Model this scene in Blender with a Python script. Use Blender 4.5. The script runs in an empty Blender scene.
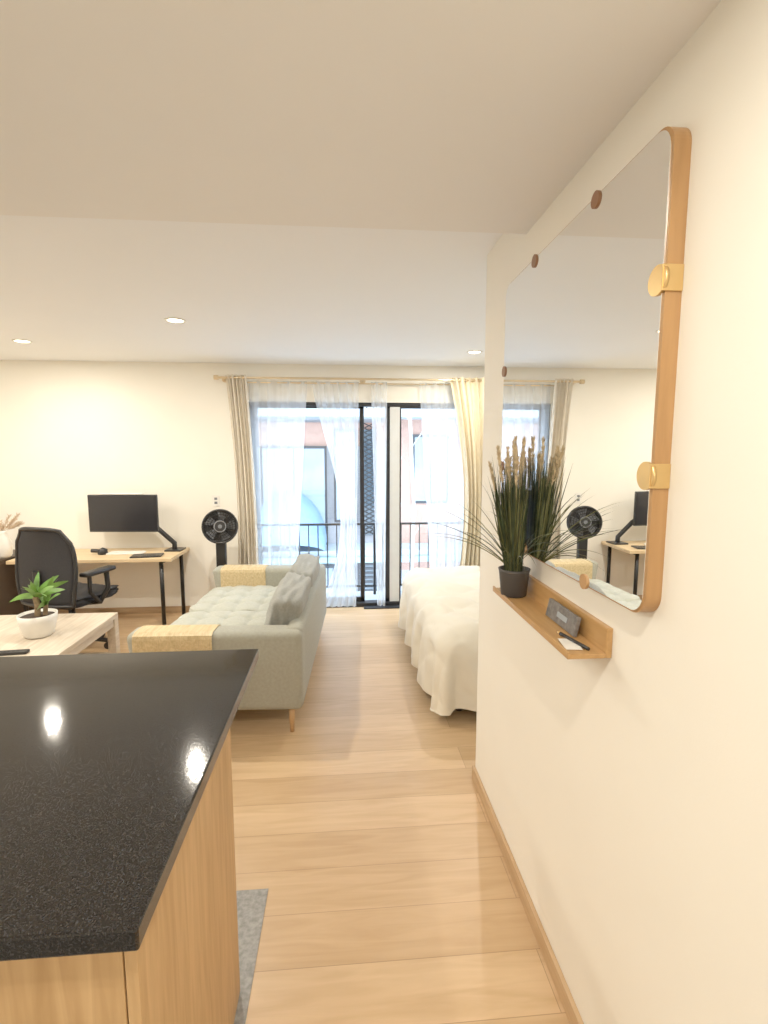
import bpy, bmesh, math, random
from mathutils import Vector, Matrix, noise
random.seed(7)
R=math.radians
COL=bpy.context.scene.collection

# ---------------------------------------------------------------- materials
def nodes(name):
    m=bpy.data.materials.new(name); m.use_nodes=True
    nt=m.node_tree; b=nt.nodes['Principled BSDF']
    return m,nt,b
def mat(name,col,rough=.5,metal=0,var=.06,scale=12,bump=0,bscale=200,sheen=0,spec=None,stretch=(1,1,1)):
    m,nt,b=nodes(name)
    b.inputs['Roughness'].default_value=rough; b.inputs['Metallic'].default_value=metal
    if sheen: b.inputs['Sheen Weight'].default_value=sheen
    if spec is not None: b.inputs['Specular IOR Level'].default_value=spec
    tc=nt.nodes.new('ShaderNodeTexCoord'); mp=nt.nodes.new('ShaderNodeMapping'); mp.inputs['Scale'].default_value=stretch
    nt.links.new(tc.outputs['Object'],mp.inputs[0])
    n=nt.nodes.new('ShaderNodeTexNoise'); n.inputs['Scale'].default_value=scale; n.inputs['Detail'].default_value=4
    nt.links.new(mp.outputs[0],n.inputs[0])
    r=nt.nodes.new('ShaderNodeValToRGB')
    r.color_ramp.elements[0].position=.3; r.color_ramp.elements[1].position=.7
    r.color_ramp.elements[0].color=tuple(c*(1-var) for c in col)+(1,)
    r.color_ramp.elements[1].color=tuple(min(1,c*(1+var)) for c in col)+(1,)
    nt.links.new(n.outputs[0],r.inputs[0]); nt.links.new(r.outputs[0],b.inputs['Base Color'])
    if bump:
        n2=nt.nodes.new('ShaderNodeTexNoise'); n2.inputs['Scale'].default_value=bscale
        nt.links.new(mp.outputs[0],n2.inputs[0])
        bp=nt.nodes.new('ShaderNodeBump'); bp.inputs['Strength'].default_value=bump; bp.inputs['Distance'].default_value=.004
        nt.links.new(n2.outputs[0],bp.inputs['Height']); nt.links.new(bp.outputs[0],b.inputs['Normal'])
    return m
def wood(name,c1,c2,axis='x',rough=.45,scale=6):
    st={'x':(.6,7,7),'y':(7,.6,7),'z':(7,7,.6)}[axis]
    m,nt,b=nodes(name); b.inputs['Roughness'].default_value=rough
    tc=nt.nodes.new('ShaderNodeTexCoord'); mp=nt.nodes.new('ShaderNodeMapping'); mp.inputs['Scale'].default_value=st
    nt.links.new(tc.outputs['Object'],mp.inputs[0])
    n=nt.nodes.new('ShaderNodeTexNoise'); n.inputs['Scale'].default_value=scale; n.inputs['Detail'].default_value=8; n.inputs['Distortion'].default_value=.6
    nt.links.new(mp.outputs[0],n.inputs[0])
    r=nt.nodes.new('ShaderNodeValToRGB'); r.color_ramp.elements[0].position=.3; r.color_ramp.elements[1].position=.72
    r.color_ramp.elements[0].color=c1+(1,); r.color_ramp.elements[1].color=c2+(1,)
    nt.links.new(n.outputs[0],r.inputs[0]); nt.links.new(r.outputs[0],b.inputs['Base Color'])
    bp=nt.nodes.new('ShaderNodeBump'); bp.inputs['Strength'].default_value=.08; bp.inputs['Distance'].default_value=.003
    nt.links.new(n.outputs[0],bp.inputs['Height']); nt.links.new(bp.outputs[0],b.inputs['Normal'])
    return m
def emis(name,col,st):
    m=bpy.data.materials.new(name); m.use_nodes=True; nt=m.node_tree; nt.nodes.clear()
    e=nt.nodes.new('ShaderNodeEmission'); o=nt.nodes.new('ShaderNodeOutputMaterial')
    e.inputs[0].default_value=col+(1,); e.inputs[1].default_value=st
    nt.links.new(e.outputs[0],o.inputs[0]); return m
def floor_mat():
    m,nt,b=nodes('oak_planks')
    tc=nt.nodes.new('ShaderNodeTexCoord')
    br=nt.nodes.new('ShaderNodeTexBrick')
    br.inputs['Scale'].default_value=1; br.inputs['Brick Width'].default_value=2.3; br.inputs['Row Height'].default_value=.188
    br.inputs['Mortar Size'].default_value=.0014; br.inputs['Mortar Smooth'].default_value=.3; br.offset=.43; br.inputs['Bias'].default_value=0
    br.inputs['Color1'].default_value=(.58,.385,.21,1); br.inputs['Color2'].default_value=(.70,.49,.285,1); br.inputs['Mortar'].default_value=(.42,.265,.14,1)
    nt.links.new(tc.outputs['Object'],br.inputs[0])
    mp=nt.nodes.new('ShaderNodeMapping'); mp.inputs['Scale'].default_value=(1,9,1); nt.links.new(tc.outputs['Object'],mp.inputs[0])
    n=nt.nodes.new('ShaderNodeTexNoise'); n.inputs['Scale'].default_value=2.6; n.inputs['Detail'].default_value=10; n.inputs['Distortion'].default_value=1.1
    nt.links.new(mp.outputs[0],n.inputs[0])
    r=nt.nodes.new('ShaderNodeValToRGB'); r.color_ramp.elements[0].position=.3; r.color_ramp.elements[1].position=.7
    r.color_ramp.elements[0].color=(.84,.80,.74,1); r.color_ramp.elements[1].color=(1,1,1,1)
    nt.links.new(n.outputs[0],r.inputs[0])
    mx=nt.nodes.new('ShaderNodeMix'); mx.data_type='RGBA'; mx.blend_type='MULTIPLY'; mx.inputs[0].default_value=1
    nt.links.new(br.outputs[0],mx.inputs[6]); nt.links.new(r.outputs[0],mx.inputs[7])
    nt.links.new(mx.outputs[2],b.inputs['Base Color'])
    b.inputs['Roughness'].default_value=.38
    bp=nt.nodes.new('ShaderNodeBump'); bp.inputs['Strength'].default_value=.15; bp.inputs['Distance'].default_value=.003
    nt.links.new(n.outputs[0],bp.inputs['Height']); nt.links.new(bp.outputs[0],b.inputs['Normal'])
    return m
def granite():
    m,nt,b=nodes('black_granite')
    tc=nt.nodes.new('ShaderNodeTexCoord')
    v=nt.nodes.new('ShaderNodeTexNoise'); v.inputs['Scale'].default_value=330; v.inputs['Detail'].default_value=2
    nt.links.new(tc.outputs['Object'],v.inputs[0])
    r=nt.nodes.new('ShaderNodeValToRGB'); r.color_ramp.elements[0].position=.5; r.color_ramp.elements[0].color=(.010,.0085,.008,1)
    r.color_ramp.elements[1].position=.8; r.color_ramp.elements[1].color=(.05,.05,.055,1)
    nt.links.new(v.outputs[0],r.inputs[0]); nt.links.new(r.outputs[0],b.inputs['Base Color'])
    b.inputs['Roughness'].default_value=.07
    b.inputs['Specular IOR Level'].default_value=.34
    n=nt.nodes.new('ShaderNodeTexNoise'); n.inputs['Scale'].default_value=110; n.inputs['Detail'].default_value=3
    nt.links.new(tc.outputs['Object'],n.inputs[0])
    bp=nt.nodes.new('ShaderNodeBump'); bp.inputs['Strength'].default_value=.05; bp.inputs['Distance'].default_value=.002
    nt.links.new(n.outputs[0],bp.inputs['Height']); nt.links.new(bp.outputs[0],b.inputs['Normal'])
    return m
def sheer(name,col,alpha):
    m=bpy.data.materials.new(name); m.use_nodes=True; nt=m.node_tree; nt.nodes.clear()
    o=nt.nodes.new('ShaderNodeOutputMaterial'); t=nt.nodes.new('ShaderNodeBsdfTransparent'); d=nt.nodes.new('ShaderNodeBsdfTranslucent'); d2=nt.nodes.new('ShaderNodeBsdfDiffuse')
    d.inputs[0].default_value=col+(1,); d2.inputs[0].default_value=col+(1,)
    a=nt.nodes.new('ShaderNodeMixShader'); a.inputs[0].default_value=.35; nt.links.new(d.outputs[0],a.inputs[1]); nt.links.new(d2.outputs[0],a.inputs[2])
    k=nt.nodes.new('ShaderNodeMixShader'); k.inputs[0].default_value=alpha
    tc=nt.nodes.new('ShaderNodeTexCoord'); n=nt.nodes.new('ShaderNodeTexNoise'); n.inputs['Scale'].default_value=6
    mp=nt.nodes.new('ShaderNodeMapping'); mp.inputs['Scale'].default_value=(2.5,2.5,.12)
    nt.links.new(tc.outputs['Object'],mp.inputs[0]); nt.links.new(mp.outputs[0],n.inputs[0])
    mr=nt.nodes.new('ShaderNodeMapRange'); mr.inputs[1].default_value=.3; mr.inputs[2].default_value=.7; mr.inputs[3].default_value=alpha-.07; mr.inputs[4].default_value=alpha+.07
    nt.links.new(n.outputs[0],mr.inputs[0]); nt.links.new(mr.outputs[0],k.inputs[0])
    nt.links.new(t.outputs[0],k.inputs[1]); nt.links.new(a.outputs[0],k.inputs[2]); nt.links.new(k.outputs[0],o.inputs[0]); return m
def glassmat():
    m=bpy.data.materials.new('window_glass'); m.use_nodes=True; nt=m.node_tree; nt.nodes.clear()
    o=nt.nodes.new('ShaderNodeOutputMaterial'); t=nt.nodes.new('ShaderNodeBsdfTransparent'); g=nt.nodes.new('ShaderNodeBsdfGlossy'); g.inputs['Roughness'].default_value=.02
    t.inputs[0].default_value=(.93,.97,1,1)
    k=nt.nodes.new('ShaderNodeMixShader'); k.inputs[0].default_value=.06
    nt.links.new(t.outputs[0],k.inputs[1]); nt.links.new(g.outputs[0],k.inputs[2]); nt.links.new(k.outputs[0],o.inputs[0]); return m

M_wall=mat('cream_paint',(.90,.87,.79),.6,var=.012,scale=3,bump=.05,bscale=300)
M_ceil_daylit=mat('ceiling_daylit',(.93,.95,.97),.8,var=.01,scale=2)  # brighter, bluish base: window daylight put into the ceiling colour
M_soffit_shaded=mat('soffit_shaded',(.89,.88,.86),.8,var=.01,scale=2)  # darker than the upper ceiling: its weaker light is put into the colour
M_floor=floor_mat(); M_granite=granite()
M_oak=wood('oak_cabinet',(.42,.25,.105),(.58,.37,.18),'z')
M_oakY=wood('oak_shelf',(.42,.23,.08),(.55,.32,.13),'y',.35)
M_oakZ=wood('oak_frame',(.38,.20,.075),(.52,.29,.12),'z',.35)
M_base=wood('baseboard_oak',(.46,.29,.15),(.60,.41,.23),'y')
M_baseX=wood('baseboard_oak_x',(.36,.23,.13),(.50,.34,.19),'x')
M_ash=wood('desk_ash',(.62,.45,.25),(.76,.58,.36),'x')
M_white_wood=wood('whitewashed_wood',(.52,.43,.33),(.70,.61,.49),'y')
M_tile=mat('grey_tile',(.24,.235,.225),.4,var=.35,scale=60)
M_black=mat('black_plastic',(.010,.010,.012),.4)
M_blackm=mat('black_metal',(.012,.012,.014),.35,metal=.3)
M_frame=mat('dark_aluminium',(.03,.033,.04),.35,metal=.5)
M_mesh=mat('black_mesh_fabric',(.014,.014,.018),.8,var=.4,scale=150)
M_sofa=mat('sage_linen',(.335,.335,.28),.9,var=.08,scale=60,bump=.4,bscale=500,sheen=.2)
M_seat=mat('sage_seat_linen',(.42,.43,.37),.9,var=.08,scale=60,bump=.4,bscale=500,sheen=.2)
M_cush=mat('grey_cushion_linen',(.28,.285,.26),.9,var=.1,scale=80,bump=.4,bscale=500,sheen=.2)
M_bamboo=wood('bamboo_slats',(.54,.40,.20),(.76,.61,.36),'y',.5,9)
M_leg=wood('leg_wood',(.5,.3,.14),(.62,.4,.2),'z')
M_duvet=mat('cream_duvet',(.78,.73,.62),.85,var=.03,scale=6,bump=.3,bscale=14,sheen=.1)
M_brass=mat('brass',(.72,.50,.22),.35,metal=.9)
M_rod=mat('pale_brass',(.72,.58,.38),.3,metal=1)
M_chrome=mat('mirror_silver',(.94,.955,.96),0,metal=1,var=0)
M_brown=mat('walnut_clip',(.24,.11,.05),.4)
M_pot=mat('charcoal_pot',(.05,.046,.046),.6)
M_potw=mat('white_ceramic',(.80,.78,.73),.35)
M_soil=mat('soil',(.05,.03,.02),.9,var=.4,scale=60)
M_grass=mat('dark_grass',(.022,.036,.013),.55,var=.5,scale=25)
M_grass2=mat('olive_grass',(.12,.125,.042),.55,var=.4,scale=25)
M_head=mat('seed_head',(.66,.53,.34),.9,var=.25,scale=80)
M_leaf=mat('green_leaf',(.14,.29,.05),.4,var=.4,scale=15)
M_cane=mat('cane_bark',(.22,.15,.08),.8,var=.3,scale=60)
M_curt=mat('linen_curtain_grey',(.80,.73,.62),.9,var=.05,scale=20)
M_curt2=mat('linen_curtain_cream',(.76,.67,.49),.9,var=.05,scale=20)
M_sheer=sheer('white_sheer',(.93,.96,1),.55)
M_glass=glassmat()
M_screen=mat('monitor_screen',(.02,.02,.024),.25)
M_plastic=mat('white_plastic',(.85,.83,.78),.4)
M_card=mat('grey_card',(.15,.14,.135),.6,var=.4,scale=70)
M_pampas=mat('pampas',(.62,.48,.34),.9)
M_orange=mat('orange_stucco',(.35,.20,.155),.8,var=.08)
M_peach=mat('peach_stucco',(.31,.31,.33),.8,var=.06)
M_conc=mat('pale_concrete',(.32,.36,.40),.8,var=.06)
M_frost=mat('frosted_edge',(.70,.72,.72),.5,var=.03)
M_bwin=mat('building_glass',(.06,.085,.11),.15,var=.2,scale=2)
M_bwin2=mat('building_glass_pale',(.22,.265,.32),.3,var=.2,scale=2)
M_blue=mat('blue_canvas',(.14,.235,.38),.7,var=.1,scale=3)
M_teal=mat('teal_paint',(.22,.34,.36),.6)
M_dark=mat('dark_walnut',(.06,.038,.024),.5)
M_bark=mat('pale_bark',(.36,.35,.33),.8,var=.2)

# ---------------------------------------------------------------- geometry helpers
def grp(name,loc=(0,0,0),rz=0):
    e=bpy.data.objects.new(name,None); COL.objects.link(e); e.location=loc; e.rotation_euler=(0,0,rz); e.empty_display_size=.1
    return e
def pivot_rot(e,P,a):
    P=Vector((P[0],P[1],0)); q=Matrix.Rotation(a,3,'Z'); e.location=P-q@P; e.rotation_euler=(0,0,a)
def add(name,bm,m,par=None,smooth=False,recalc=True):
    if recalc: bmesh.ops.recalc_face_normals(bm,faces=bm.faces)
    me=bpy.data.meshes.new(name); bm.to_mesh(me); bm.free()
    if smooth:
        for f in me.polygons: f.use_smooth=True
    ms=m if isinstance(m,(list,tuple)) else [m]
    for k in ms: me.materials.append(k)
    o=bpy.data.objects.new(name,me); COL.objects.link(o)
    if par: o.parent=par
    return o
def box(name,x0,x1,y0,y1,z0,z1,m,bev=0,par=None,seg=2,rot=None):
    bm=bmesh.new(); bmesh.ops.create_cube(bm,size=1)
    c=Vector(((x0+x1)/2,(y0+y1)/2,(z0+z1)/2))
    for v in bm.verts: v.co=Vector((v.co.x*(x1-x0),v.co.y*(y1-y0),v.co.z*(z1-z0)))
    if bev: bmesh.ops.bevel(bm,geom=bm.edges[:],offset=bev,segments=seg,profile=.5,affect='EDGES')
    o=add(name,bm,m,par,smooth=False)
    if bev and seg>2:
        for f in o.data.polygons: f.use_smooth=True
    o.location=c
    if rot: o.rotation_euler=rot
    return o
def cyl(name,p0,p1,r0,m,r1=None,par=None,seg=24,caps=True):
    p0=Vector(p0);p1=Vector(p1); d=p1-p0; r1=r0 if r1 is None else r1
    bm=bmesh.new(); bmesh.ops.create_cone(bm,cap_ends=caps,segments=seg,radius1=r0,radius2=r1,depth=d.length)
    q=d.to_track_quat('Z','Y'); mid=(p0+p1)/2
    for v in bm.verts: v.co=q@v.co+mid
    o=add(name,bm,m,par)
    for f in o.data.polygons: f.use_smooth=len(f.vertices)==4
    return o
def tube(name,pts,r,m,par=None,cyclic=False):
    cu=bpy.data.curves.new(name,'CURVE'); cu.dimensions='3D'; cu.bevel_depth=r; cu.bevel_resolution=3; cu.use_fill_caps=True
    s=cu.splines.new('POLY'); s.points.add(len(pts)-1)
    for i,p in enumerate(pts): s.points[i].co=(*p,1)
    s.use_cyclic_u=cyclic
    cu.materials.append(m); o=bpy.data.objects.new(name,cu); COL.objects.link(o)
    if par:o.parent=par
    return o
def lathe(name,prof,m,par=None,loc=(0,0,0),seg=40):
    bm=bmesh.new(); rings=[]
    for r,z in prof:
        rings.append([bm.verts.new((r*math.cos(2*math.pi*i/seg),r*math.sin(2*math.pi*i/seg),z)) for i in range(seg)])
    for a,b in zip(rings,rings[1:]):
        for i in range(seg): bm.faces.new((a[i],a[(i+1)%seg],b[(i+1)%seg],b[i]))
    bm.faces.new(rings[0][::-1]); bm.faces.new(rings[-1])
    o=add(name,bm,m,par,smooth=True); o.location=loc; return o
def cushion(name,c,size,m,par=None,rot=(0,0,0),e=.35,n=24,wr=.006,tuft=0):
    """pillow-like superellipsoid block; tuft = depth of quilting dimples"""
    bm=bmesh.new(); bmesh.ops.create_cube(bm,size=2); bmesh.ops.subdivide_edges(bm,edges=bm.edges[:],cuts=n//2,use_grid_fill=True)
    sx,sy,sz=[k/2 for k in size]; p=7
    for v in bm.verts:
        x,y,z=v.co; l=(abs(x)**p+abs(y)**p+abs(z)**p)**(1/p); x/=l;y/=l;z/=l
        k=[sx,sy,sz]; th=min(k); t=k.index(th)
        u=[x,y,z]; o=[u[i] for i in range(3) if i!=t]
        f=1+e*(1-o[0]**2)*(1-o[1]**2)*.6
        u[t]*=f*.9
        w=noise.noise(Vector((x*3,y*3,z*3))+Vector(c)*7)*wr
        v.co=Vector((u[0]*sx,u[1]*sy,u[2]*sz))*(1+w/ th)
        if tuft and z>.5:
            dz=0
            for a_ in (-.5,0,.5):
                for b_ in (-.5,0,.5):
                    q_=((x-a_)*sx)**2+((y-b_)*sy)**2; dz+=math.exp(-q_/.0012)
                dz+=.45*math.exp(-((x-a_)*sx)**2/.00035)*(abs(x)<.9)+.45*math.exp(-((y-a_)*sy)**2/.00035)
            v.co.z-=tuft*min(1.2,dz)
    o=add(name,bm,m,par,smooth=True); o.location=c; o.rotation_euler=rot; return o
def ribbon(bm,base,d,L,w,droop,seg=8,mi=0,twist=0,side=None):
    d=Vector(d).normalized(); up=Vector((0,0,1))
    s=side or d.cross(Vector((random.uniform(-1,1),random.uniform(-1,1),.2))).normalized()
    p=Vector(base); prev=None
    for i in range(seg+1):
        t=i/seg
        ww=w*(math.sin(math.pi*min(1,.15+t*.85))**.7 if t<1 else .02)
        if t>=.999: ww=w*.03
        a=bm.verts.new(p-s*ww/2); b=bm.verts.new(p+s*ww/2+Vector((0,0,0)))
        if prev:
            f=bm.faces.new((prev[0],prev[1],b,a)); f.material_index=mi; f.smooth=True
        prev=(a,b)
        d=(d+Vector((0,0,-1))*droop/seg).normalized(); p=p+d*(L/seg)

# ---------------------------------------------------------------- room shell
YB=5.06; HC=2.46; HL=2.35
box('floor',-4.2,2.8,-2,YB+.12,-.1,0,M_floor)
box('floor_kitchen_tile',-4.2,-.29,-2,1.70,0,.003,M_tile)
box('ceiling',-4.2,2.8,1.78,YB+.15,HC,HC+.15,M_ceil_daylit)
box('ceiling_soffit',-4.2,2.8,-2,1.78,HL,HC+.15,M_soffit_shaded)
box('wall_right',.637,.76,-2,2.26,0,HC+.02,M_wall)
box('wall_bedroom',.76,2.8,2.14,2.26,0,HC+.02,M_wall)
box('wall_east',2.7,2.8,2.26,YB,0,HC+.02,M_wall)
box('wall_left',-4.3,-4.2,-2,YB+.15,0,HC+.02,M_wall)
box('wall_back',-4.2,.637,-2.1,-2,0,HC,M_wall)
WX0,WX1,WT=-.93,1.34,2.10
w=grp('wall_far')
box('left_part',-4.2,WX0,YB,YB+.15,0,HC+.02,M_wall,par=w)
box('right_part',WX1,2.8,YB,YB+.15,0,HC+.02,M_wall,par=w)
box('lintel',WX0,WX1,YB,YB+.15,WT,HC+.02,M_wall,par=w)
box('baseboard_right',.622,.637,-2,2.26,0,.065,M_base,.003)
box('baseboard_right_end',.622,.76,2.26,2.272,0,.065,M_base,.003)
box('baseboard_far',-4.2,WX0,YB-.014,YB,0,.065,M_baseX,.003)
box('baseboard_left',-4.2,-4.186,-2,YB-.014,0,.065,M_base,.003)

# sliding balcony door
d=grp('door_1')
for n,a in {'top_rail':(WX0,WX1,WT-.035,WT),'bottom_rail':(WX0,WX1,0,.045)}.items():
    box(n,a[0],a[1],YB+.02,YB+.12,a[2],a[3],M_frame,.004,par=d)
for i,x in enumerate([WX0,WX1-.05]): box(f'jamb_{i}',x,x+.05,YB+.02,YB+.12,.04,WT-.03,M_frame,.004,par=d)
def sash(nm,x0,x1,y):
    for i,x in enumerate([x0,x1-.045]): box(f'{nm}_stile_{i}',x,x+.045,y-.015,y+.015,.045,WT-.035,M_frame,.003,par=d)
    box(f'{nm}_top',x0,x1,y-.015,y+.015,WT-.055,WT-.035,M_frame,par=d)
    box(f'{nm}_bottom',x0,x1,y-.015,y+.015,.045,.09,M_frame,par=d)
    box(f'{nm}_glass',x0+.04,x1-.04,y-.003,y+.003,.08,WT-.05,M_glass,par=d)
sash('fixed_sash',WX0+.04,.215,YB+.09)
sash('slid_sash',.43,WX1-.04,YB+.05)
box('sash_frosted_edge',.475,.575,YB+.03,YB+.045,.05,WT-.04,M_frost,.002,par=d)
box('sash_inner_stile',.575,.590,YB+.028,YB+.05,.05,WT-.04,M_frame,.002,par=d)
box('threshold',.2,.62,YB-.06,YB+.02,0,.012,M_frame,.002,par=d)

# ---------------------------------------------------------------- balcony + neighbour building
b=grp('balcony_railing')
yr=5.62
tube('top_bar',[(-1.6,yr,.80),(2.2,yr,.80)],.014,M_blackm,b); tube('bottom_bar',[(-1.6,yr,.08),(2.2,yr,.08)],.012,M_blackm,b)
for i in range(36):
    x=-1.55+i*.105; tube(f'baluster_{i}',[(x,yr,.08),(x,yr,.80)],.007,M_blackm,b)
for i,x in enumerate((-1.6,.35,2.2)): tube(f'post_{i}',[(x,yr,-.02),(x,yr,.80)],.016,M_blackm,b)
box('balcony_slab',-2.2,2.8,YB+.15,5.75,-.14,-.02,M_conc)
nb=grp('neighbor_building')
F=11.0
box('facade',-7,9,F,F+.3,-6,6.5,M_peach,par=nb)
box('orange_band_upper',-7,1.0,F-.06,F,1.75,2.25,M_orange,par=nb)
box('orange_panel',1.15,2.6,F-.12,F,-1.0,2.45,M_orange,par=nb)
box('orange_panel_left',-7,-2.1,F-.08,F,-1,1.75,M_orange,par=nb)
for i,z in enumerate((2.32,-.55,-3.2)): box(f'slab_{i}',-7,9,F-.9,F,z,z+.16,M_conc,par=nb)
tube('terrace_rail',[(-7,F-.85,3.1),(9,F-.85,3.1)],.03,M_blackm,nb)
for i in range(60): tube(f'terrace_baluster_{i}',[(-4+i*.14,F-.85,2.45),(-4+i*.14,F-.85,3.1)],.013,M_blackm,nb)
def bwin(i,x0,x1,z0,z1,m=M_bwin,k=2):
    box(f'window_frame_{i}',x0,x1,F-.16,F-.1,z0,z1,M_frame,par=nb)
    n=k
    for j in range(n):
        a=x0+.05+(x1-x0-.05)*j/n; bb=x0+(x1-x0-.05)*(j+1)/n
        box(f'window_pane_{i}_{j}',a,bb,F-.18,F-.155,z0+.06,z1-.06,m,par=nb)
bwin(0,-1.75,-.35,-.5,1.75,M_bwin2,2); bwin(1,-.2,.3,.1,2.1,M_bwin2,1); bwin(2,1.5,2.3,.5,2.0,M_bwin2,2); bwin(3,.30,.85,-1.75,-.75,M_bwin,1); bwin(4,-1.7,-.2,-2.8,-.85,M_bwin2,3); bwin(5,-5,-3,-.3,1.6); bwin(6,4,6,-.3,1.9)
# lattice shutter
box('lattice_back',.40,.72,F-.14,F-.1,-.2,2.1,M_bwin,par=nb)
for i in range(24):
    z=-.2+i*.1
    tube(f'lattice_a{i}',[(.40,F-.17,z),(.72,F-.17,z+.16)],.012,M_blackm,nb); tube(f'lattice_b{i}',[(.72,F-.17,z),(.40,F-.17,z+.16)],.012,M_blackm,nb)
for i in range(9): box(f'louver_{i}',.36,.80,F-.2,F-.17,-1.66+i*.1,-1.61+i*.1,M_frame,par=nb)
box('teal_ledge',-7,9,F-1.0,F-.9,-.62,-.5,M_teal,par=nb)
# blue arched awning
bm=bmesh.new(); rings=[]
for k in range(13):
    t=k/12; row=[]
    for i in range(25):
        a=math.pi*i/24
        row.append(bm.verts.new((-1.17+.80*math.cos(a),F-.2-1.2*math.sin(t*math.pi/2),-.30+(1.10*math.sin(a))*math.cos(t*math.pi/2*.92))))
    rings.append(row)
for a_,b_ in zip(rings,rings[1:]):
    for i in range(24): bm.faces.new((a_[i],a_[i+1],b_[i+1],b_[i]))
aw=add('arched_canopy',bm,M_blue,smooth=True)
aw.parent=nb
box('street_ground',-9,11,5.8,F+2,-6.1,-6,M_conc)
tr=grp('street_tree')
tube('trunk',[(1.15,9,-6),(1.2,9,-2),(1.28,9,.6),(1.2,9,2.2),(1.3,9,4)],.03,M_bark,tr)
for i in range(9):
    z=-.4+i*.42; sgn=1 if i%2 else -1
    tube(f'branch_{i}',[(1.23,9,z),(1.23+sgn*.22,9.05,z+.3),(1.23+sgn*.36,9.1,z+.75)],.010,M_bark,tr)

# ---------------------------------------------------------------- curtains
def curtain(name,f,z0,z1,y,m,folds,amp,par=None,n=120):
    bm=bmesh.new(); g=[]; nz=26
    for j in range(nz+1):
        t=j/nz; z=z0+(z1-z0)*t; xa,xb=f(t); row=[]
        for i in range(n+1):
            s=i/n; ph=s*folds*2*math.pi
            yy=y+amp*math.sin(ph+.5*math.sin(t*3))+.3*amp*math.sin(2.3*ph+t*2)
            row.append(bm.verts.new((xa+(xb-xa)*(s+.012*math.sin(2*ph)),yy,z)))
        g.append(row)
    for a,b2 in zip(g,g[1:]):
        for i in range(n): bm.faces.new((a[i],a[i+1],b2[i+1],b2[i]))
    return add(name,bm,m,par,smooth=True)
def lerp(a,b2,t): return a+(b2-a)*t
cg=grp('curtain_rod'); ry=YB-.14
tube('rod',[(-1.17,ry,2.305),(1.50,ry,2.305)],.011,M_rod,cg)
for i,x in enumerate((-1.18,1.52)): cyl(f'finial_{i}',(x-.02,ry,2.305),(x+.02,ry,2.305),.022,M_rod,par=cg)
for i,x in enumerate((-1.13,.2,1.46)):
    cyl(f'bracket_{i}',(x,ry,2.305),(x,YB,2.305),.008,M_rod,par=cg); cyl(f'plate_{i}',(x,YB-.006,2.305),(x,YB,2.305),.028,M_rod,par=cg)
tube('inner_rod',[(-1.1,YB-.045,2.275),(1.45,YB-.045,2.275)],.007,M_rod,cg)
ct=grp('curtain_left'); curtain('panel',lambda t:(lerp(-1.06,-1.10,t)+.05*math.sin(t*3.1),lerp(-.84,-.90,t)+.02*math.sin(t*3.1)),.02,2.33,ry,M_curt,5,.030,ct)
ct=grp('curtain_right'); curtain('panel',lambda t:(lerp(1.12,1.04,t**1.5)+.12*math.sin(t*3.1),1.46),.02,2.33,ry,M_curt2,6,.034,ct)
sg=grp('sheer_curtain'); sy=YB-.045
curtain('panel_1',lambda t:(-.90,lerp(-.50,-.34,t)),.03,2.29,sy,M_sheer,4,.014,sg)
curtain('panel_2',lambda t:(lerp(-.25,-.30,t)+.24*math.sin(math.pi*(1-t)**1.3)*(t<1),lerp(.12,.16,t)),.03,2.29,sy,M_sheer,5,.018,sg)
curtain('panel_3',lambda t:(lerp(.34,.28,t),lerp(.42,.44,t)),.03,2.29,sy,M_sheer,2,.018,sg)
curtain('panel_4',lambda t:(lerp(.92,.76,t),1.30),.03,2.29,sy,M_sheer,6,.016,sg)

# ---------------------------------------------------------------- downlights
LS=[(-2.46,4.20,HC,14),(-1.08,3.48,HC,24),(1.13,4.33,HC,18),(-3.5,3.3,HC,18),(-2.6,2.4,HC,24),(.1,.3,HL,10),(-1.3,.2,HL,12),(-2.6,.2,HL,12),(.1,-1.2,HL,12),(-1.5,-1.2,HL,12)]  # first three are in view; the rest are unseen, added to light the room
M_em=emis('downlight_glow',(1,.84,.58),12)
for i,(x,y,z,en) in enumerate(LS):
    g=grp('recessed_downlight',(x,y,z))
    lathe('trim_ring',[(.050,-.001),(.050,-.006),(.064,-.006),(.067,0),(.06,.0),(.05,.0)],M_plastic,g)
    cyl('lens',(0,0,-.003),(0,0,-.001),.051,M_em,par=g)
    l=bpy.data.lights.new('lamp','AREA'); l.shape='DISK'; l.size=.05; l.color=(1,.91,.76); l.energy=en
    lo=bpy.data.objects.new('lamp',l); COL.objects.link(lo); lo.parent=g; lo.location=(0,0,-.012)

# ---------------------------------------------------------------- kitchen island
k=grp('kitchen_island')
box('countertop',-1.9,-.31,.69,1.765,.862,.90,M_granite,.004,par=k)
box('side_panel',-.342,-.322,.712,1.35,.0,.861,M_oak,.001,par=k)
box('cabinet_body',-1.88,-.344,.735,1.34,.09,.861,M_oak,par=k)
box('plinth',-1.88,-.36,.77,1.32,.0,.09,M_dark,par=k)
for i in range(3):
    x1=-.345-i*.51
    box(f'cabinet_door_{i}',x1-.505,x1,.713,.732,.10,.856,M_oak,.0015,par=k)
box('support_panel',-1.88,-1.86,1.35,1.70,.0,.861,M_oak,par=k)

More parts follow.
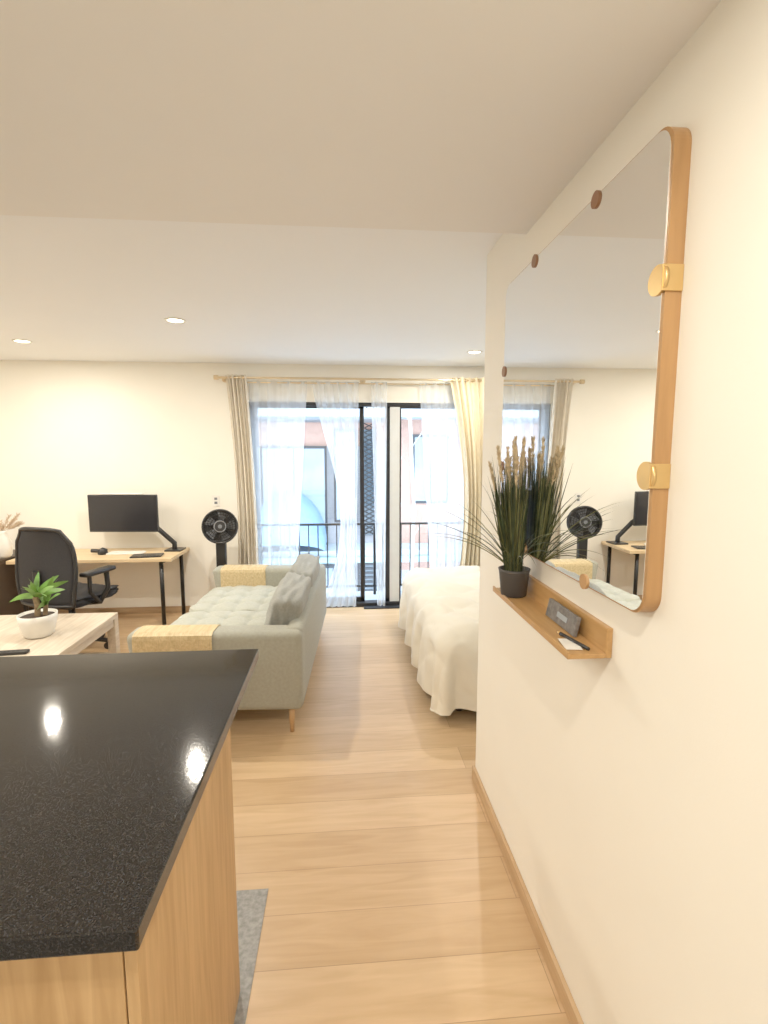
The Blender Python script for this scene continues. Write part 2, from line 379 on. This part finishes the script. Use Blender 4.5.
# ---------------------------------------------------------------- sofa
s=grp('sofa'); SP=(-.25,2.72); SA=R(-2.6)
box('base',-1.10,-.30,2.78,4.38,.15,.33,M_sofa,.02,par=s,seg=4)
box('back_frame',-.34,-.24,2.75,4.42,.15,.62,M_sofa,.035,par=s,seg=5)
for nm,y0 in (('arm_near',2.70),('arm_far',4.27)):
    o=box(nm,-1.18,-.238,y0,y0+.17,.15,.61,M_sofa,.04,par=s,seg=5)
    for v in o.data.vertices:   # flare the arm front
        if v.co.x<0: v.co.x+= -.03*(v.co.z/.235) 
for i,y in enumerate((2.87,3.57)):
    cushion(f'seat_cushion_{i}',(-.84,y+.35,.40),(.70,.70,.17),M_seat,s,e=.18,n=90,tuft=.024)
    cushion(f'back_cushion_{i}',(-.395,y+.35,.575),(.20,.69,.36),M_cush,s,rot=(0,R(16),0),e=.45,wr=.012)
for i,(x,y) in enumerate(((-1.06,2.80),(-.31,2.76),(-1.06,4.34),(-.31,4.36))):
    cyl(f'leg_{i}',(x,y,.0),(x,y,.16),.012,M_leg,.02,par=s)
pivot_rot(s,SP,SA)
def armmat(name,x0,x1,y0,y1,ztop,drop):
    o_=grp(name); n=int((x1-x0)/.012)
    prof=[(y0-.008,ztop-drop),(y0-.008,ztop-.03),(y0-.002,ztop-.008),(y0+.03,ztop+.006),(y1-.03,ztop+.006),(y1+.002,ztop-.008),(y1+.008,ztop-.03),(y1+.008,ztop-.10)]
    bm=bmesh.new()
    for i in range(n):
        a=x0+i*.012; bb=a+.0105; pr=None
        for (yy,zz) in prof:
            c=(bm.verts.new((a,yy,zz)),bm.verts.new((bb,yy,zz)))
            if pr: bm.faces.new((pr[0],pr[1],c[1],c[0]))
            pr=c
    o=add('slats',bm,M_bamboo,o_); md=o.modifiers.new('t','SOLIDIFY'); md.thickness=.004; pivot_rot(o_,SP,SA); return o_
armmat('bamboo_armrest_mat',-1.16,-.72,2.70,2.87,.61,.18)
armmat('bamboo_armrest_mat',-1.13,-.74,4.27,4.44,.61,.19)

# ---------------------------------------------------------------- bed
bd=grp('bed')
X0,Y0,Y1=.66,2.90,4.42; ZT=.535
box('bed_frame',X0+.04,2.66,Y0+.02,Y1-.02,.16,.30,M_dark,.01,par=bd)
box('mattress',X0+.02,2.66,Y0,Y1,.30,.485,M_plastic,.05,par=bd,seg=4)
for i,(x,y) in enumerate(((X0+.05,Y0+.03),(X0+.09,Y1-.07),(2.6,Y0+.07),(2.6,Y1-.07))): cyl(f'leg_{i}',(x,y,0),(x,y,.17),.025,M_dark,par=bd)
bm=bmesh.new(); NX,NY=150,190; g=[]; ov=.53; r=.13
for i in range(NX+1):
    row=[]
    sx=X0-ov+(2.6-X0+ov)*i/NX
    for j in range(NY+1):
        sy_=Y0-ov+(Y1-Y0+2*ov)*j/NY
        dx=max(0,X0-sx); dy=max(0,Y0-sy_) ; dyy=max(0,sy_-Y1)
        ey=dy if dy>0 else -dyy
        dd=math.hypot(dx,ey); cx=max(sx,X0); cy=min(max(sy_,Y0),Y1)
        if dd>1e-6:
            ux,uy=dx/dd,ey/dd
            dd=min(dd,ov*1.04)
            if dd<r*math.pi/2: out=r*math.sin(dd/r); dn=r*(1-math.cos(dd/r))
            else:
                e_=dd-r*math.pi/2; out=r+e_*.06; dn=r+e_*.98
            per=(cx*1.0+cy*1.0)+math.atan2(uy,ux)*.25
            k_=min(1,max(0,(dn-.05)/.25))
            out+=k_*(.022*math.sin(per*17)+.012*math.sin(per*31+1))
            p=Vector((cx-ux*out,cy-uy*out,ZT-dn))
        else: p=Vector((cx,cy,ZT))
        q=Vector((sx,sy_,0))
        h=noise.fractal(q*2.2,.9,2.2,3)*.022+abs(noise.noise(q*4+Vector((3,1,0))))*.02
        # soft diagonal creases in the cloth
        wv=noise.noise(q*1.7+Vector((9,4,0)))*.12
        cr=abs(math.sin((sx*1.0+sy_*.75+wv)*11)); h+=.017*(cr**.4)-.010
        cr=abs(math.sin((sx*.6-sy_*1.0+wv)*8)); h+=.014*(cr**.4)-.009
        if dd>1e-6 and p.z<ZT-.1: p.x-=h*.6; p.y-=h*.3
        else: p.z+=h+.02*(1-min(1,dd/.1))
        p.z=max(p.z,.045)
        row.append(bm.verts.new(p))
    g.append(row)
for a,b2 in zip(g,g[1:]):
    for j in range(NY): bm.faces.new((a[j],a[j+1],b2[j+1],b2[j]))
o=add('duvet',bm,M_duvet,bd,smooth=True)
for j,y in enumerate((3.3,4.05)): cushion(f'pillow_{j}',(2.35,y,.68),(.42,.62,.16),M_duvet,bd,e=.6)

# ---------------------------------------------------------------- coffee table
t=grp('coffee_table')
tx0,tx1,ty0,ty1=-2.55,-1.70,2.80,3.80
box('top',tx0,tx1,ty0,ty1,.375,.41,M_white_wood,.003,par=t)
for i,(x,y) in enumerate(((tx0,ty0),(tx1-.06,ty0),(tx0,ty1-.06),(tx1-.06,ty1-.06))): box(f'leg_{i}',x,x+.06,y,y+.06,0,.375,M_white_wood,.003,par=t)
for i,x in enumerate((tx0+.01,tx1-.05)): box(f'side_rail_{i}',x,x+.04,ty0+.06,ty1-.06,.32,.375,M_white_wood,par=t)
for i,y in enumerate((ty0+.01,ty1-.05)): box(f'end_rail_{i}',tx0+.06,tx1-.06,y,y+.04,.32,.375,M_white_wood,par=t)
box('lower_shelf',tx0+.05,tx1-.05,ty0+.05,ty1-.05,.10,.12,M_white_wood,par=t)
rc=grp('remote_control',(-2.00,3.03,.4105),R(5)); box('body',-.11,.11,-.025,.025,0,.018,M_black,.005,par=rc)
for i in range(6): box(f'button_{i}',-.07+i*.024,-.058+i*.024,-.006,.006,.018,.020,M_pot,par=rc)
pp=grp('potted_dracaena',(-2.00,3.34,.4105))
lathe('pot',[(.070,0),(.085,.012),(.110,.11),(.112,.148),(.104,.148),(.10,.13),(.0001,.128)],M_potw,pp)
lathe('soil',[(.0001,.12),(.099,.132),(.0001,.134)],M_soil,pp)
tube('cane_1',[(0,0,.12),(.005,0,.2),(-.004,.0,.26)],.018,M_cane,pp); tube('cane_2',[(.035,.02,.12),(.045,.02,.2)],.014,M_cane,pp)
bm=bmesh.new()
for base,n in (((-.004,0,.26),12),((.045,.02,.2),6)):
    for i in range(n):
        a=i*2.4+random.random()*.5; el=random.uniform(.35,1.4)
        ribbon(bm,base,(math.cos(a)*math.cos(el),math.sin(a)*math.cos(el),math.sin(el)),random.uniform(.13,.21),.042,random.uniform(.5,1.3))
add('leaves',bm,M_leaf,pp)

# ---------------------------------------------------------------- desk + things
DZ=.67
dk=grp('desk')
box('desktop',-2.92,-1.53,4.50,5.04,DZ-.03,DZ,M_ash,.003,par=dk)
for i,(x,y) in enumerate(((-1.64,4.56),(-1.60,4.99),(-2.82,4.56),(-2.84,4.99))): cyl(f'leg_{i}',(x,y,0),(x+(.0),y,DZ-.03),.018,M_blackm,par=dk)
box('leg_brace_r',-1.64,-1.61,4.56,4.99,DZ-.05,DZ-.03,M_blackm,par=dk); box('leg_brace_l',-2.84,-2.81,4.56,4.99,DZ-.05,DZ-.03,M_blackm,par=dk)
mn=grp('monitor',(-2.05,4.82,1.04),R(-4))
box('housing',-.32,.32,-.012,.018,-.175,.175,M_black,.006,par=mn)
box('screen',-.312,.312,-.0135,-.0122,-.160,.168,M_screen,par=mn)
box('rear_hump',-.12,.12,.018,.06,-.10,.10,M_black,.01,par=mn)
box('mount_plate',.02,.12,.06,.075,-.06,.06,M_blackm,par=mn)
tube('arm_lower',[(.42,.10,-.365),(.42,.10,-.30),(.24,.13,-.15)],.024,M_blackm,mn); tube('arm_upper',[(.24,.13,-.15),(.09,.085,.0)],.02,M_blackm,mn)
box('stand_base',.35,.50,.02,.18,-.3695,-.355,M_blackm,.004,par=mn)
box('light_bar',-.20,.20,-.02,.02,.177,.190,M_plastic,.004,par=mn)
kb=grp('keyboard',(-2.02,4.76,DZ+.0005)); box('case',-.16,.16,-.055,.055,0,.012,M_plastic,.004,par=kb)
for r_ in range(4):
    for c_ in range(12): box(f'key_{r_}_{c_}',-.15+c_*.025,-.129+c_*.025,-.045+r_*.024,-.025+r_*.024,.012,.016,M_potw,par=kb)
wb=grp('webcam_speaker',(-2.22,4.74,DZ+.0005)); lathe('body',[(.04,0),(.045,.012),(.04,.025),(.04,.045),(.001,.065)],M_black,wb)
tube('arm',[(0,0,.03),(-.10,0,.035)],.018,M_black,wb)
tb=grp('tablet',(-1.78,4.62,DZ+.0005),R(8)); box('body',-.13,.13,-.075,.075,0,.012,M_black,.003,par=tb)
box('glass_face',-.12,.12,-.067,.067,.012,.0128,M_screen,par=tb)
sc=grp('storage_cabinet'); 
box('carcass_top',-3.75,-2.95,4.40,5.0,.65,.68,M_dark,.003,par=sc); box('side_l',-3.75,-3.73,4.40,5.0,0,.65,M_dark,par=sc); box('side_r',-2.97,-2.95,4.40,5.0,0,.65,M_dark,par=sc)
for i in range(4): box(f'shelf_{i}',-3.73,-2.97,4.42,5.0,.04+i*.18,.06+i*.18,M_oak,par=sc)
box('back_panel',-3.73,-2.97,4.98,5.0,.02,.65,M_dark,par=sc)
vz=grp('pampas_vase',(-3.00,4.60,.681))
lathe('vase',[(.05,0),(.07,.03),(.075,.11),(.055,.18),(.038,.22),(.042,.24),(.034,.24),(.03,.20)],M_potw,vz)
bm=bmesh.new()
for i in range(16):
    a=random.random()*6.28; el=random.uniform(.35,1.3); L=random.uniform(.15,.24)
    dd=Vector((math.cos(a)*math.cos(el),math.sin(a)*math.cos(el),math.sin(el)))
    ribbon(bm,(0,0,.22),dd,L,.003,.25)
    for q_ in range(80):
        t_=random.uniform(.35,1); ribbon(bm,Vector((0,0,.22))+dd*L*t_-Vector((0,0,.03*t_)),dd+Vector((random.uniform(-1,1),random.uniform(-1,1),random.uniform(-.5,.8)))*.6,.035,.004,.4,seg=2)
add('plumes',bm,M_pampas,vz)

# office chair
ch=grp('office_chair',(-2.21,4.14,0),R(-18))
for i in range(5):
    a=i*2*math.pi/5+.3
    x,y=.27*math.cos(a),.27*math.sin(a)
    tube(f'spoke_{i}',[(0,0,.10),(x*.6,y*.6,.085),(x,y,.07)],.019,M_black,ch)
    cyl(f'caster_{i}',(x-.02*math.sin(a),y+.02*math.cos(a),.03),(x+.02*math.sin(a),y-.02*math.cos(a),.03),.03,M_black,par=ch)
cyl('gas_column',(0,0,.09),(0,0,.40),.025,M_blackm,par=ch); box('mechanism',-.10,.10,-.12,.12,.37,.41,M_black,.01,par=ch)
cushion('seat',(0,.02,.45),(.50,.48,.09),M_mesh,ch,e=.2)
bm=bmesh.new(); g=[]
for j in range(17):
    t_=j/16; z=.44+.60*t_; wd=.24+.035*math.sin(math.pi*min(1,t_*1.1))-.06*max(0,t_-.80)/.2
    row=[bm.verts.new((wd*(i/12*2-1),-.23-.07*t_+.05*(i/12*2-1)**2-.03*math.cos(t_*4),z-.02*max(0,t_-.8)*5*(abs(i/12*2-1)**3))) for i in range(13)]
    g.append(row)
for a,b2 in zip(g,g[1:]):
    for i in range(12): bm.faces.new((a[i],a[i+1],b2[i+1],b2[i]))
edge=[v.co.copy() for v in g[0]]+[r_[-1].co.copy() for r_ in g[1:]]+[v.co.copy() for v in reversed(g[-1][:-1])]+[r_[0].co.copy() for r_ in reversed(g[1:-1])]
o=add('back_mesh',bm,M_mesh,ch,smooth=True); md=o.modifiers.new('s','SOLIDIFY'); md.thickness=.012
tube('back_frame',edge,.014,M_black,ch,cyclic=True)
tube('spine',[(0,-.10,.39),(0,-.27,.42),(0,-.29,.56),(0,-.29,.72)],.024,M_black,ch)
for i,sx in enumerate((-1,1)):
    tube(f'arm_post_{i}',[(sx*.12,0,.40),(sx*.28,0,.42),(sx*.29,.08,.52),(sx*.29,.07,.66)],.02,M_black,ch)
    tube(f'arm_brace_{i}',[(sx*.28,0,.42),(sx*.29,-.10,.52),(sx*.29,-.10,.66)],.016,M_black,ch)
    box(f'arm_pad_{i}',sx*.29-.04,sx*.29+.04,-.16,.14,.655,.69,M_black,.012,par=ch,seg=3)

# fan
fn=grp('pedestal_fan',(-1.13,4.66,0))
lathe('base',[(.13,0),(.14,.012),(.12,.03),(.04,.045),(.025,.06)],M_black,fn)
cyl('pole',(0,0,.04),(0,.0,.62),.022,M_blackm,par=fn)
box('control_column',-.045,.045,-.03,.03,.50,.78,M_black,.012,par=fn,seg=3)
hd=grp('head',(0,-.01,.93)); hd.parent=fn; hd.rotation_euler=(R(-8),0,R(12))
M_fang=mat('fan_grey',(.16,.17,.19),.4)
def ring(nm,rr,y,th,m): tube(nm,[(rr*math.cos(2*math.pi*i/48),y,rr*math.sin(2*math.pi*i/48)) for i in range(48)],th,m,hd,cyclic=True)
ring('rim_front',.150,-.05,.010,M_black); ring('rim_back',.150,.01,.010,M_black)
bm=bmesh.new(); bmesh.ops.create_cone(bm,cap_ends=False,segments=48,radius1=.150,radius2=.150,depth=.06)
bmesh.ops.rotate(bm,verts=bm.verts[:],matrix=Matrix.Rotation(R(90),3,'X')); bmesh.ops.translate(bm,verts=bm.verts[:],vec=(0,-.02,0)); add('shroud',bm,M_black,hd,smooth=True)
for q_,rr in enumerate((.06,.085,.11,.133)): ring(f'grill_ring_{q_}',rr,-.062+rr*.06,.0028,M_blackm)
for i in range(32):
    a=2*math.pi*i/32; tube(f'grill_wire_{i}',[(.04*math.cos(a),-.066,.04*math.sin(a)),(.148*math.cos(a+.35),-.05,.148*math.sin(a+.35))],.0022,M_blackm,hd)
ring('hub_ring',.05,-.07,.005,M_fang)
cyl('hub_cap',(0,-.072,0),(0,-.058,0),.046,M_black,par=hd); cyl('badge',(0,-.075,0),(0,-.072,0),.018,M_fang,par=hd)
cyl('motor',(0,.0,0),(0,.12,0),.105,M_black,.05,par=hd)
cyl('rear_housing',(0,.0,0),(0,.02,0),.150,M_black,.135,par=hd)
bm=bmesh.new()
for i in range(5):
    a=2*math.pi*i/5; vs=[]
    for (rr,da,yy) in ((.03,-.3,-.01),(.135,-.25,-.005),(.138,.45,-.04),(.03,.5,-.03)): vs.append(bm.verts.new((rr*math.cos(a+da),yy,rr*math.sin(a+da))))
    bm.faces.new(vs)
add('blades',bm,M_fang,hd)
# small fittings
ol=grp('wall_outlet',(-1.26,YB-.004,1.13)); box('plate',-.035,.035,-.004,.004,-.055,.055,M_plastic,.002,par=ol)
for i,z in enumerate((-.02,.02)): box(f'socket_{i}',-.014,.014,-.006,-.004,z-.012,z+.012,M_fang,par=ol)

# ---------------------------------------------------------------- mirror on right wall
def rrect(name,y0,y1,z0,z1,x0,x1,rad,m,par,bev=.0):
    bm=bmesh.new(); pts=[]
    for (cy,cz,a0) in ((y1-rad,z1-rad,0),(y0+rad,z1-rad,90),(y0+rad,z0+rad,180),(y1-rad,z0+rad,270)):
        for i in range(11):
            a=R(a0+9*i); pts.append((cy+rad*math.cos(a),cz+rad*math.sin(a)))
    A=[bm.verts.new((x0,y,z)) for y,z in pts]; B=[bm.verts.new((x1,y,z)) for y,z in pts]
    bm.faces.new(A); bm.faces.new(B[::-1])
    for i in range(len(pts)): bm.faces.new((A[i],A[(i+1)%len(pts)],B[(i+1)%len(pts)],B[i]))
    return add(name,bm,m,par)
mi=grp('wall_mirror')
rrect('wood_frame',.932,1.872,1.268,2.205,.604,.637,.045,M_oakZ,mi)
rrect('mirror_glass',.937,1.868,1.273,2.200,.600,.6035,.042,M_chrome,mi)
def clip(nm,y,z,m,rad):
    cyl(nm,(.596,y,z),(.6035,y,z),rad,m,par=mi,seg=32)
clip('clip_top_1',1.21,2.192,M_brown,.019); clip('clip_top_2',1.59,2.192,M_brown,.019); clip('clip_far_1',1.862,1.90,M_brown,.019); clip('clip_far_2',1.862,1.55,M_brown,.019)
clip('clip_bottom_1',1.18,1.280,M_oakZ,.019); clip('clip_bottom_2',1.6,1.280,M_oakZ,.019)
for i,z in enumerate((1.925,1.555)):
    clip(f'brass_clip_{i}',.948,z,M_brass,.028); box(f'brass_wrap_{i}',.594,.636,.928,.9325,z-.024,z+.024,M_brass,.001,par=mi)

# shelf
sh=grp('wall_shelf')
box('back_board',.622,.637,1.10,1.70,1.112,1.186,M_oakY,.002,par=sh)
box('ledge',.527,.622,1.10,1.70,1.112,1.124,M_oakY,.0015,par=sh)
box('front_lip',.527,.533,1.10,1.70,1.124,1.130,M_oakY,.001,par=sh)
pf=grp('framed_card',(.600,1.295,1.1255)); 
box('card',-.005,.005,-.09,.09,0,.052,M_card,.001,par=pf,rot=(0,R(12),0)); 
box('card_label',-.0062,-.005,-.04,.02,.02,.034,M_conc,par=pf,rot=(0,R(12),0))
pen=grp('pen',(.575,1.17,1.130),R(12)); cyl('barrel',(0,-.055,0),(0,.055,0),.0045,M_black,par=pen); cyl('tip',(0,.055,0),(0,.07,0),.0045,M_brass,.001,par=pen)
kc=grp('key_card',(.56,1.16,1.1255),R(-8)); box('card',-.02,.02,-.035,.035,0,.0015,M_plastic,par=kc)
# grass plant
gp=grp('potted_grass',(.568,1.60,1.1245))
lathe('pot',[(.038,0),(.042,.004),(.050,.082),(.053,.092),(.046,.092),(.044,.08)],M_pot,gp)
lathe('soil',[(.0001,.07),(.043,.078),(.0001,.08)],M_soil,gp)
def keep(bm):
    for v in bm.verts:
        if v.co.x>.018: v.co.x=.018+.006*math.tanh((v.co.x-.018)*10)
bm=bmesh.new()
for i in range(520):
    a=random.random()*6.283; rr=random.random()**.5*.032; el=random.gauss(1.47,.07)
    dx,dy=math.cos(a)*math.cos(el),math.sin(a)*math.cos(el)
    if dx>0: dx*=.15
    ribbon(bm,(rr*math.cos(a),rr*math.sin(a),.078),(dx,dy,math.sin(el)),random.uniform(.22,.40),random.uniform(.003,.0055),random.uniform(.0,.2),mi=0 if random.random()<.65 else 1,seg=6)
for i in range(42):
    a=random.random()*6.283; el=random.uniform(.8,1.3)
    dx,dy=math.cos(a)*math.cos(el),math.sin(a)*math.cos(el)
    if dx>0: dx*=.1
    ribbon(bm,(0,0,.078),(dx,dy,math.sin(el)),random.uniform(.28,.42),.0035,random.uniform(.7,1.6),mi=random.choice((0,1)),seg=10)
keep(bm); add('blades',bm,[M_grass,M_grass2],gp)
bm=bmesh.new()
for i in range(12):
    a=random.random()*6.283; el=random.uniform(1.3,1.5)
    dd=Vector((math.cos(a)*math.cos(el)*(.2 if math.cos(a)>0 else 1),math.sin(a)*math.cos(el),math.sin(el))); L=random.uniform(.36,.46)
    ribbon(bm,(0,0,.078),dd,L,.002,0,seg=3)
    for q_ in range(150):
        t_=random.uniform(.74,1.0); ribbon(bm,Vector((0,0,.078))+dd*L*t_,dd+Vector((random.uniform(-1,1),random.uniform(-1,1),random.uniform(-.2,.4)))*.5,.018,.004,0,seg=2)
keep(bm); add('seed_heads',bm,M_head,gp)

# ---------------------------------------------------------------- world, sun, camera
wd=bpy.data.worlds.new('sky'); bpy.context.scene.world=wd; wd.use_nodes=True; nt=wd.node_tree
bg=nt.nodes['Background']; bg.inputs[0].default_value=(.72,.86,1,1); bg.inputs[1].default_value=7.5
su=bpy.data.lights.new('sun','SUN'); su.energy=.8; su.angle=R(3); su.color=(1,.95,.88)
so=bpy.data.objects.new('sun',su); COL.objects.link(so); so.rotation_euler=(R(42),0,R(-25))
cd=bpy.data.cameras.new('camera'); cd.sensor_fit='VERTICAL'; cd.sensor_height=36; cd.sensor_width=27; cd.lens=500/1024*36; cd.clip_start=.02
co=bpy.data.objects.new('camera',cd); COL.objects.link(co); co.location=(0,0,1.6)
pt=math.atan(59/500); th=math.atan(41*math.cos(pt)/500)
co.rotation_euler=(math.pi/2-pt,0,-th)
sc_=bpy.context.scene; sc_.camera=co
sc_.view_settings.view_transform='Standard'; sc_.view_settings.exposure=0.18; sc_.view_settings.gamma=1.16
